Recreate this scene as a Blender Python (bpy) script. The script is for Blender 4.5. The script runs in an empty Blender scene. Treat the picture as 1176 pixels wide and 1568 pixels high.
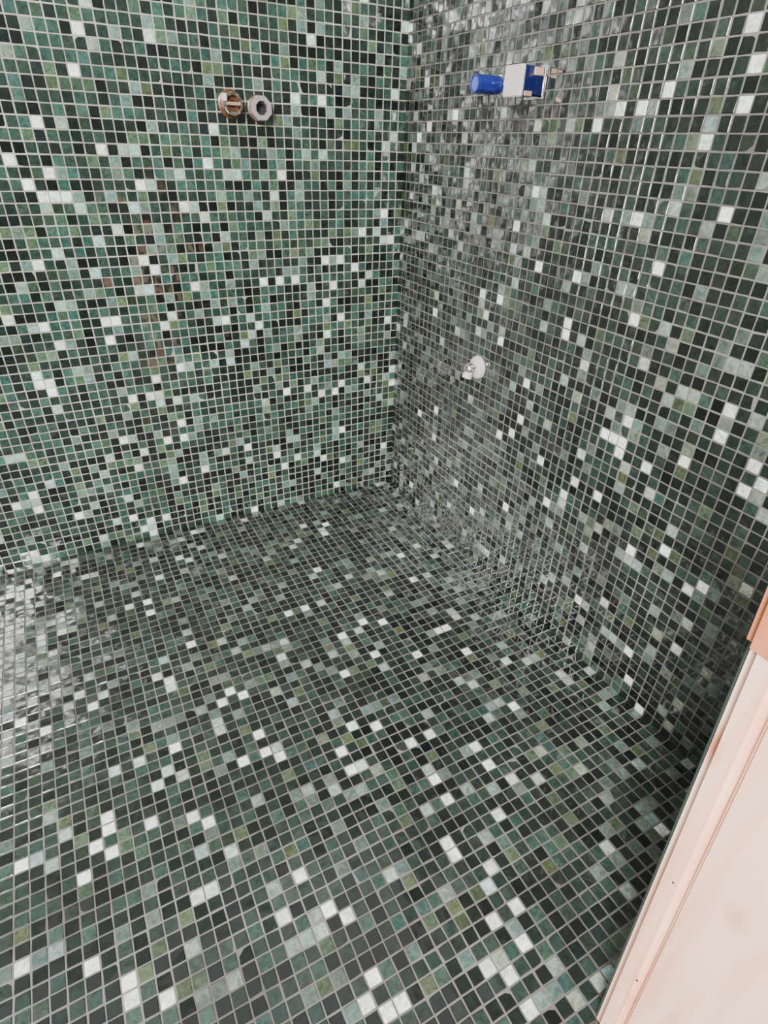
import bpy, bmesh, numpy as np, math
from mathutils import Matrix, Vector
P=0.022
# ---------- camera ----------
cd=bpy.data.cameras.new('camera');cam=bpy.data.objects.new('camera',cd);bpy.context.collection.objects.link(cam)
bpy.context.scene.camera=cam
cd.sensor_fit='VERTICAL';cd.sensor_height=36;cd.lens=20.25;cd.clip_start=.01
right=Vector((.8827,-.4690,.0301));up=Vector((.2305,.4878,.8420));fwd=Vector((.4095,.7363,-.5386))
R=Matrix([[right[i],up[i],-fwd[i]] for i in range(3)]).to_4x4()
R.translation=Vector((-.8859,-1.5543,1.0076));cam.matrix_world=R

# ---------- materials ----------
def nodes(name):
    m=bpy.data.materials.new(name);m.use_nodes=True;nt=m.node_tree
    return m,nt.nodes,nt.links,nt.nodes['Principled BSDF']
def tile_mat():
    m,N,L,b=nodes('glass_mosaic')
    b.inputs['Roughness'].default_value=.12;b.inputs['IOR'].default_value=1.65
    b.inputs['Coat Weight'].default_value=1;b.inputs['Coat Roughness'].default_value=.06
    at=N.new('ShaderNodeAttribute');at.attribute_name='col'
    tc=N.new('ShaderNodeTexCoord')
    no=N.new('ShaderNodeTexNoise');no.inputs['Scale'].default_value=75;no.inputs['Detail'].default_value=3;no.inputs['Distortion'].default_value=1.5
    L.new(tc.outputs['Object'],no.inputs['Vector'])
    mr=N.new('ShaderNodeMapRange');mr.inputs[1].default_value=.3;mr.inputs[2].default_value=.7;mr.inputs[3].default_value=.6;mr.inputs[4].default_value=1.4
    L.new(no.outputs['Fac'],mr.inputs[0])
    vm=N.new('ShaderNodeVectorMath');vm.operation='SCALE';L.new(at.outputs['Color'],vm.inputs[0]);L.new(mr.outputs[0],vm.inputs['Scale'])
    L.new(vm.outputs[0],b.inputs['Base Color'])
    n2=N.new('ShaderNodeTexNoise');n2.inputs['Scale'].default_value=30;n2.inputs['Detail'].default_value=1
    L.new(tc.outputs['Object'],n2.inputs['Vector'])
    bp=N.new('ShaderNodeBump');bp.inputs['Strength'].default_value=.35;bp.inputs['Distance'].default_value=.003
    L.new(n2.outputs['Fac'],bp.inputs['Height']);L.new(bp.outputs[0],b.inputs['Normal']);L.new(bp.outputs[0],b.inputs['Coat Normal'])
    return m
def grout_mat(name,c0,c1):
    m,N,L,b=nodes(name);b.inputs['Roughness'].default_value=.85
    no=N.new('ShaderNodeTexNoise');no.inputs['Scale'].default_value=6;no.inputs['Detail'].default_value=6
    cr=N.new('ShaderNodeValToRGB');cr.color_ramp.elements[0].position=.35;cr.color_ramp.elements[0].color=(*c0,1);cr.color_ramp.elements[1].position=.65;cr.color_ramp.elements[1].color=(*c1,1)
    tc=N.new('ShaderNodeTexCoord');L.new(tc.outputs['Object'],no.inputs['Vector']);L.new(no.outputs['Fac'],cr.inputs[0]);L.new(cr.outputs[0],b.inputs['Base Color'])
    return m
TM=tile_mat()
GL=grout_mat('grout_lit',(.21,.185,.15),(.38,.34,.29))  # same grout made paler, painting in the left wall's stronger light
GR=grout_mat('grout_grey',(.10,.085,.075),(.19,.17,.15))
def simple(name,col,rough,metal=0,bump=0,bscale=60):
    m,N,L,b=nodes(name);b.inputs['Metallic'].default_value=metal
    tc=N.new('ShaderNodeTexCoord');no=N.new('ShaderNodeTexNoise');no.inputs['Scale'].default_value=bscale;no.inputs['Detail'].default_value=3
    L.new(tc.outputs['Object'],no.inputs['Vector'])
    cr=N.new('ShaderNodeValToRGB');cr.color_ramp.elements[0].color=(*[c*.85 for c in col],1);cr.color_ramp.elements[1].color=(*[min(1,c*1.08) for c in col],1)
    L.new(no.outputs['Fac'],cr.inputs[0]);L.new(cr.outputs[0],b.inputs['Base Color'])
    b.inputs['Roughness'].default_value=rough
    if bump:
        bp=N.new('ShaderNodeBump');bp.inputs['Strength'].default_value=bump;bp.inputs['Distance'].default_value=.004
        L.new(no.outputs['Fac'],bp.inputs['Height']);L.new(bp.outputs[0],b.inputs['Normal'])
    return m
def wood_mat(name,c0,c1,c2):
    m,N,L,b=nodes(name);b.inputs['Roughness'].default_value=.5
    tc=N.new('ShaderNodeTexCoord');mp=N.new('ShaderNodeMapping');mp.inputs['Scale'].default_value=(26,26,1.8)
    L.new(tc.outputs['Object'],mp.inputs['Vector'])
    no=N.new('ShaderNodeTexNoise');no.inputs['Scale'].default_value=1;no.inputs['Detail'].default_value=5;no.inputs['Distortion'].default_value=1.0
    L.new(mp.outputs[0],no.inputs['Vector'])
    cr=N.new('ShaderNodeValToRGB');e=cr.color_ramp.elements;e[0].position=.36;e[0].color=(*c0,1);e[1].position=.58;e[1].color=(*c1,1)
    L.new(no.outputs['Fac'],cr.inputs[0])
    m2=N.new('ShaderNodeMapping');m2.inputs['Scale'].default_value=(14,14,9);L.new(tc.outputs['Object'],m2.inputs['Vector'])
    vo=N.new('ShaderNodeTexVoronoi');vo.inputs['Scale'].default_value=1;L.new(m2.outputs[0],vo.inputs['Vector'])
    mr=N.new('ShaderNodeMapRange');mr.inputs[1].default_value=.08;mr.inputs[2].default_value=.3;mr.inputs[3].default_value=.9;mr.inputs[4].default_value=0
    L.new(vo.outputs['Distance'],mr.inputs[0])
    mx=N.new('ShaderNodeMix');mx.data_type='RGBA';L.new(mr.outputs[0],mx.inputs[0]);L.new(cr.outputs[0],mx.inputs[6]);mx.inputs[7].default_value=(*c2,1)
    L.new(mx.outputs[2],b.inputs['Base Color'])
    bp=N.new('ShaderNodeBump');bp.inputs['Strength'].default_value=.15;bp.inputs['Distance'].default_value=.002;L.new(no.outputs['Fac'],bp.inputs['Height']);L.new(bp.outputs[0],b.inputs['Normal'])
    return m
# ---------- tiled surfaces ----------
pal=np.array([[.003,.005,.004],[.006,.010,.008],[.012,.020,.015],[.020,.034,.026],[.025,.048,.037],[.053,.072,.040],[.09,.12,.10],[.21,.26,.22],[.40,.46,.40]])
LT='27,30 26,29 23,34 20,38 13,37 12,27 16,27 14,27 9,25 8,26 7,23 7,29 1,31 1,5 2,33 20,24 23,27 37,25 36,23 32,23 31,25 32,25 38,19 38,18 39,19 29,17 31,17 26,11 28,11 28,18 14,15 8,14 10,14 7,15 7,9 16,7 13,6 10,5 15,5 19,9 19,0 26,13 33,3 32,2 30,2 42,8 44,7 42,6 39,4 44,1 43,0 33,37 35,36 34,35 33,35 29,39 33,40 29,47 30,44 36,38 26,36 9,43 5,28 0,14 0,16 8,1 7,4 1,22 25,7 27,6 32,9'
RT='16,28 27,28 27,27 27,32 23,32 19,34 21,37 33,30 32,36 34,33 32,43 30,42 28,42 26,41 35,40 36,46 37,44 37,42 38,37 33,21 35,21 35,23 34,21 35,20 42,26 42,25 45,24 45,22 46,23 32,16 34,16 31,14 29,12 38,20 39,13 41,15 44,13 45,14 41,4 42,2 45,8 35,5 24,9 18,5 15,7 10,14 6,12 23,17 24,18 24,22 19,25 18,28 8,25 3,40 9,42 4,41 40,22 44,0 21,16 27,16 5,2'
FT='30,26 31,27 29,27 40,23 44,24 46,22 35,30 34,23 29,32 29,33 31,33 28,34 24,36 22,34 20,35 18,38 17,38 24,38 18,41 18,43 14,42 14,40 40,33 40,34 41,35 40,36 42,37 38,35 35,36 34,37 46,34 46,40 42,42 40,44 39,46 40,45 32,45 30,43 29,46 28,47 27,52 28,52 29,51 28,50 20,46 20,47 18,48 16,46 20,51 18,51 19,53 22,53 21,54 21,55 22,19 20,19 17,14 12,6 13,8 8,20 18,25 16,24 7,16 14,25 13,30 17,28 27,1 30,5 34,11 42,3 45,4 47,4 45,5 34,13 32,19 10,28 9,32 9,28 9,39 6,52 20,29'
def tiled(name,u,v,n,nu,nv,seed,lights,prob,gain,tint,gm):
    rng=np.random.default_rng(seed)
    u,v,n=[np.array(a,float) for a in (u,v,n)]
    I,J=np.meshgrid(np.arange(nu),np.arange(nv),indexing='ij');I=I.ravel();J=J.ravel();K=len(I)
    cu=(I+.5)*P+rng.normal(0,.0002,K);cv=(J+.5)*P+rng.normal(0,.0002,K)
    h=P/2-.00115
    tilt=rng.normal(0,.032,(K,2))
    sg=np.array([[-1,-1],[1,-1],[1,1],[-1,1]])
    V=np.zeros((K,12,3))
    for r,(hh,z) in enumerate([(h,0),(h-.0001,.0014),(h-.0008,.0020)]):
        for k in range(4):
            a=sg[k][0]*hh;b=sg[k][1]*hh
            zz=z+(a*tilt[:,0]+b*tilt[:,1] if r else 0)
            V[:,r*4+k,:]=(cu+a)[:,None]*u+(cv+b)[:,None]*v+np.asarray(zz*np.ones(K))[:,None]*n
    fl=np.array([[8,9,10,11]]+[[r*4+k,r*4+(k+1)%4,r*4+4+(k+1)%4,r*4+4+k] for r in range(2) for k in range(4)])
    if np.dot(np.cross(u,v),n)<0: fl=fl[:,::-1]
    Fc=(np.arange(K)*12)[:,None,None]+fl[None]
    V=V.reshape(-1,3);Fc=Fc.reshape(-1,4)
    W=nu*P;H=nv*P;nb=len(V);bv=[]
    for z in (.0012,-.03):
        for a,b in ((0,0),(W,0),(W,H),(0,H)): bv.append(a*u+b*v+z*n)
    V=np.vstack([V,np.array(bv)])
    gf=np.array([[0,1,2,3],[7,6,5,4],[0,4,5,1],[1,5,6,2],[2,6,7,3],[3,7,4,0]])
    if np.dot(np.cross(u,v),n)<0: gf=gf[:,::-1]
    Fc=np.vstack([Fc,gf+nb])
    me=bpy.data.meshes.new(name)
    me.vertices.add(len(V));me.vertices.foreach_set('co',V.ravel())
    me.loops.add(Fc.size);me.loops.foreach_set('vertex_index',Fc.ravel().astype(np.int32))
    me.polygons.add(len(Fc));me.polygons.foreach_set('loop_start',np.arange(len(Fc),dtype=np.int32)*4)
    me.materials.append(TM);me.materials.append(gm)
    mi=np.zeros(len(Fc),np.int32);mi[-6:]=1
    me.polygons.foreach_set('material_index',mi)
    me.update(calc_edges=True)
    me.shade_flat()
    prob=np.array(prob,float)
    ci=rng.choice(len(pal),K,p=prob/prob.sum())
    hue=rng.uniform(-1,1,K)[:,None]*np.array([[.12,0,-.14]])
    col=pal[ci]*rng.uniform(.7,1.35,(K,1))*(1+hue)*gain*np.array(tint)
    for t in lights.split():
        i,j=map(int,t.split(','));i=int((i+.5)*.025/P);j=int((j+.5)*.025/P)
        col[i*nv+j]=np.array([.80,.85,.76])*rng.uniform(.75,1.1)
    C=np.ones((len(V),4),np.float32)*.3
    C[:K*12,:3]=np.repeat(np.clip(col,0,.95),12,axis=0);C[:,3]=1
    at=me.color_attributes.new('col','FLOAT_COLOR','POINT');at.data.foreach_set('color',C.ravel())
    o=bpy.data.objects.new(name,me);bpy.context.collection.objects.link(o)
    return o
tiled('wall_left',(-1,0,0),(0,0,1),(0,-1,0),125,100,1,LT,[.17,.19,.18,.16,.16,.06,.07,.03,.01],1.35,(.86,1.04,.98),GL)  # raised gain puts this wall's stronger light into the tile colours
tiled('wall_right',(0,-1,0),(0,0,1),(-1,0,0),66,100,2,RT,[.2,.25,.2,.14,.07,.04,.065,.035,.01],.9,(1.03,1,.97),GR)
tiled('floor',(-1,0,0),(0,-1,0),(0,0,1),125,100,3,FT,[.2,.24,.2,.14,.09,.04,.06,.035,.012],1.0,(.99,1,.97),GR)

# ---------- fittings ----------
def link(o,parent=None):
    bpy.context.collection.objects.link(o)
    if parent: o.parent=parent
    return o
def empty(name,loc):
    e=bpy.data.objects.new(name,None);e.empty_display_size=.03;e.location=loc;bpy.context.collection.objects.link(e);return e
def lathe(name,prof,axis,mat,parent,seg=40,off=(0,0,0),smooth=True):
    bm=bmesh.new();rings=[]
    ax=Vector(axis).normalized();q=Vector((0,0,1)).rotation_difference(ax)
    for r,h in prof:
        if r<=1e-6: rings.append([bm.verts.new(q@Vector((0,0,h))+Vector(off))])
        else: rings.append([bm.verts.new(q@Vector((r*math.cos(2*math.pi*(k+.5)/seg),r*math.sin(2*math.pi*(k+.5)/seg),h))+Vector(off)) for k in range(seg)])
    for a,b in zip(rings,rings[1:]):
        for k in range(seg):
            k2=(k+1)%seg
            if len(a)==1 and len(b)==1: continue
            if len(a)==1: bm.faces.new((a[0],b[k],b[k2]))
            elif len(b)==1: bm.faces.new((a[k],a[k2],b[0]))
            else: bm.faces.new((a[k],a[k2],b[k2],b[k]))
    bmesh.ops.recalc_face_normals(bm,faces=bm.faces)
    me=bpy.data.meshes.new(name);bm.to_mesh(me);bm.free()
    for p in me.polygons:p.use_smooth=smooth
    me.materials.append(mat)
    if smooth:
        me.set_sharp_from_angle(angle=math.radians(35))
    return link(bpy.data.objects.new(name,me),parent)
def box(name,lo,hi,mat,parent,bev=.002,seg=3):
    bm=bmesh.new();bmesh.ops.create_cube(bm,size=1)
    for v in bm.verts:
        v.co=Vector([(lo[i]+hi[i])/2+v.co[i]*(hi[i]-lo[i]) for i in range(3)])
    bmesh.ops.bevel(bm,geom=bm.edges[:],offset=bev,segments=seg,affect='EDGES')
    me=bpy.data.meshes.new(name);bm.to_mesh(me);bm.free();me.materials.append(mat)
    return link(bpy.data.objects.new(name,me),parent)
CH=simple('chrome',(.9,.86,.85),.1,1,.12,40)
CHR=simple('chrome_rippled',(.98,.88,.80),.05,1,1.0,60)
NI=simple('pink_nickel',(.36,.30,.30),.2,.2,.1,60)
DK=simple('dark_bore',(.02,.018,.02),.5)
BL=simple('blue_plastic',(.014,.022,.17),.12)
BLL=simple('blue_cap_face',(.08,.10,.42),.2)
NV=simple('navy_gloss',(.006,.009,.06),.1)
WH=simple('white_plastic',(.62,.53,.53),.35)
BR=simple('brass',(.72,.46,.30),.35,.6)
DB=simple('dark_bronze',(.10,.045,.02),.3,.3)
z0=.002
def outlet_plugged(x,z):
    e=empty('pipe_outlet',(x,-z0,z))
    lathe('escutcheon',[(.012,0),(.0275,0),(.0275,.004),(.022,.007),(.012,.007)],(0,-1,0),DB,e)
    lathe('collar',[(.022,.005),(.0225,.008),(.0225,.026),(.021,.029),(.0165,.029),(.0155,.026),(.0155,.010)],(0,-1,0),CHR,e,seg=10,smooth=False)
    lathe('plug',[(.0156,.010),(.0156,.019),(.013,.021),(.007,.021),(.0065,.017),(0,.017)],(0,-1,0),DB,e)
    box('brown_reflection_strip',(-.0165,-.030,-.003),(.0165,-.024,.003),BR,e,.001)  # brown and white reflection stripes on the chrome, built as solid strips
    box('white_reflection_strip',(-.0225,-.0305,.004),(-.014,-.006,.018),WH,e,.001)
def outlet_open(x,z):
    e=empty('pipe_outlet',(x,-z0,z))
    lathe('escutcheon',[(.012,0),(.0265,0),(.0265,.004),(.021,.007),(.012,.007)],(0,-1,0),DB,e)
    lathe('octagonal_nut',[(.0255,.005),(.0255,.024),(.0235,.028),(.0150,.028),(.0135,.024),(.0135,.010)],(0,-1,0),NI,e,seg=8,smooth=False)
    lathe('bore',[(.0136,.008),(.0136,.020),(.009,.020),(.009,.010),(0,.010)],(0,-1,0),DK,e)
outlet_plugged(-.4527,1.0715);outlet_open(-.388,1.066)
e=empty('capped_pipe_stub',(-z0,-.388,1.113))
lathe('flange',[(.012,0),(.021,0),(.021,.003),(.015,.006),(.012,.006)],(-1,0,0),CH,e)
lathe('blue_sleeve',[(.0148,.004),(.0155,.006),(.0155,.050),(.0148,.052),(.0148,.054),(.0162,.055),(.0162,.064),(.0150,.066),(.0125,.066),(.0125,.062),(0,.062)],(-1,0,0),BL,e)
lathe('cap_face',[(.0124,.0622),(.0124,.064),(0,.0645)],(-1,0,0),BLL,e)
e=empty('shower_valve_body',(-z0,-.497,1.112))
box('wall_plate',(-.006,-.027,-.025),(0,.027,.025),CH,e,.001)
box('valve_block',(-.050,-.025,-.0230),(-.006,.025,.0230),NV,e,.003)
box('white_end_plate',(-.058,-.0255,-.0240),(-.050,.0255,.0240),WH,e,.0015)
box('orange_patch',(-.030,-.0265,.009),(-.008,-.0245,.0215),BR,e,.0005)  # small orange-brown patches on the navy side face
box('orange_patch_lower',(-.048,-.0265,-.0225),(-.030,-.0245,-.015),BR,e,.0005)
e=empty('shower_hose_outlet',(-z0,-.424,.542))
lathe('rosette',[(.008,0),(.029,0),(.029,.003),(.026,.008),(.016,.012),(.010,.012)],(-1,0,0),WH,e)
lathe('stem',[(.0105,.008),(.0105,.024),(.013,.026),(.013,.034),(.010,.037),(0,.037)],(-1,0,0),CHR,e,off=(0,0,.002))
lathe('nozzle',[(.0085,-.004),(.010,.008),(.0125,.009),(.0125,.020),(.010,.021),(.007,.019),(0,.019)],(-.35,0,-1),WH,e,off=(-.026,0,-.004))
# ---------- wooden door jamb ----------
WD=wood_mat('pine_board',(.84,.43,.28),(.95,.61,.45),(.60,.22,.11))
WO=wood_mat('orange_pine',(.36,.10,.035),(.55,.19,.09),(.25,.06,.03))
GP=simple('reflection_mask_grey',(.03,.045,.038),.6)  # dark colour of the added reflection-masking panels
ej=empty('door_jamb',(-.462,-1.45,0))
def plank(name,y0,y1,x0,x1,zb,zt,mat,bev):
    bm=bmesh.new();bmesh.ops.create_cube(bm,size=1)
    for v in bm.verts:
        x=(x0+x1)/2+v.co.x*(x1-x0);y=(y0+y1)/2+v.co.y*(y1-y0);z=(zb+zt)/2+v.co.z*(zt-zb)
        v.co=Vector((x-.012+.032*z,y+.002+.075*z,z))
    ed=[e_ for e_ in bm.edges if abs((e_.verts[0].co-e_.verts[1].co).z)>.05]
    bmesh.ops.bevel(bm,geom=ed,offset=bev,segments=5,affect='EDGES')
    me=bpy.data.meshes.new(name);bm.to_mesh(me);bm.free();me.materials.append(mat)
    for p in me.polygons:p.use_smooth=True
    me.set_sharp_from_angle(angle=math.radians(40))
    return link(bpy.data.objects.new(name,me),ej)
plank('edge_trim',-.034,0,0,.10,.003,.667,WD,.010)
plank('face_board',-.36,-.0345,.002,.10,.003,.667,WD,.003)
plank('orange_block',-.34,.004,-.002,.10,.669,.755,WO,.008)
plank('reflection_mask_panel',.0005,.004,.012,.098,.003,.667,GP,.001)  # unseen panels added to keep the jamb's brown reflection off the left wall
plank('reflection_mask_panel_top',.0045,.008,.012,.098,.669,.753,GP,.001)
for k,(yo,z) in enumerate(((-.0215,.367),(-.028,.178))):
    lathe('nail_head_%d'%(k+1),[(0,-.001),(.0012,-.001),(.0012,.0004),(0,.0006)],(-1,0,0),DK,ej,seg=12,off=(-.012+.032*z,yo+.002+.075*z,z))
# ---------- light ----------
w=bpy.data.worlds.new('world');bpy.context.scene.world=w;w.use_nodes=True
N=w.node_tree.nodes;L=w.node_tree.links;bg=N['Background']
tc=N.new('ShaderNodeTexCoord');sp=N.new('ShaderNodeSeparateXYZ');L.new(tc.outputs['Generated'],sp.inputs[0])
cr=N.new('ShaderNodeValToRGB');el=cr.color_ramp.elements;el[0].position=.4;el[0].color=(.12,.105,.10,1);el[1].position=.85;el[1].color=(.98,1,.98,1)
mr=N.new('ShaderNodeMapRange');mr.inputs[1].default_value=-1;L.new(sp.outputs['Z'],mr.inputs[0]);L.new(mr.outputs[0],cr.inputs[0]);L.new(cr.outputs[0],bg.inputs[0]);bg.inputs[1].default_value=.68
def area(name,loc,tgt,sx,sy,e,col=(1,1,1)):
    l=bpy.data.lights.new(name,'AREA');l.shape='RECTANGLE';l.size=sx;l.size_y=sy;l.energy=e;l.color=col
    o=bpy.data.objects.new(name,l);bpy.context.collection.objects.link(o);o.location=loc
    o.rotation_euler=(Vector(tgt)-Vector(loc)).to_track_quat('-Z','Y').to_euler()
area('window_light',(-2.2,-2.45,2.3),(-1.25,-.4,.4),.9,.9,255,(.97,1,.99))
area('doorway_light',(-2.75,-3.1,1.15),(0,0,.9),.30,1.9,95,(1,1,1))
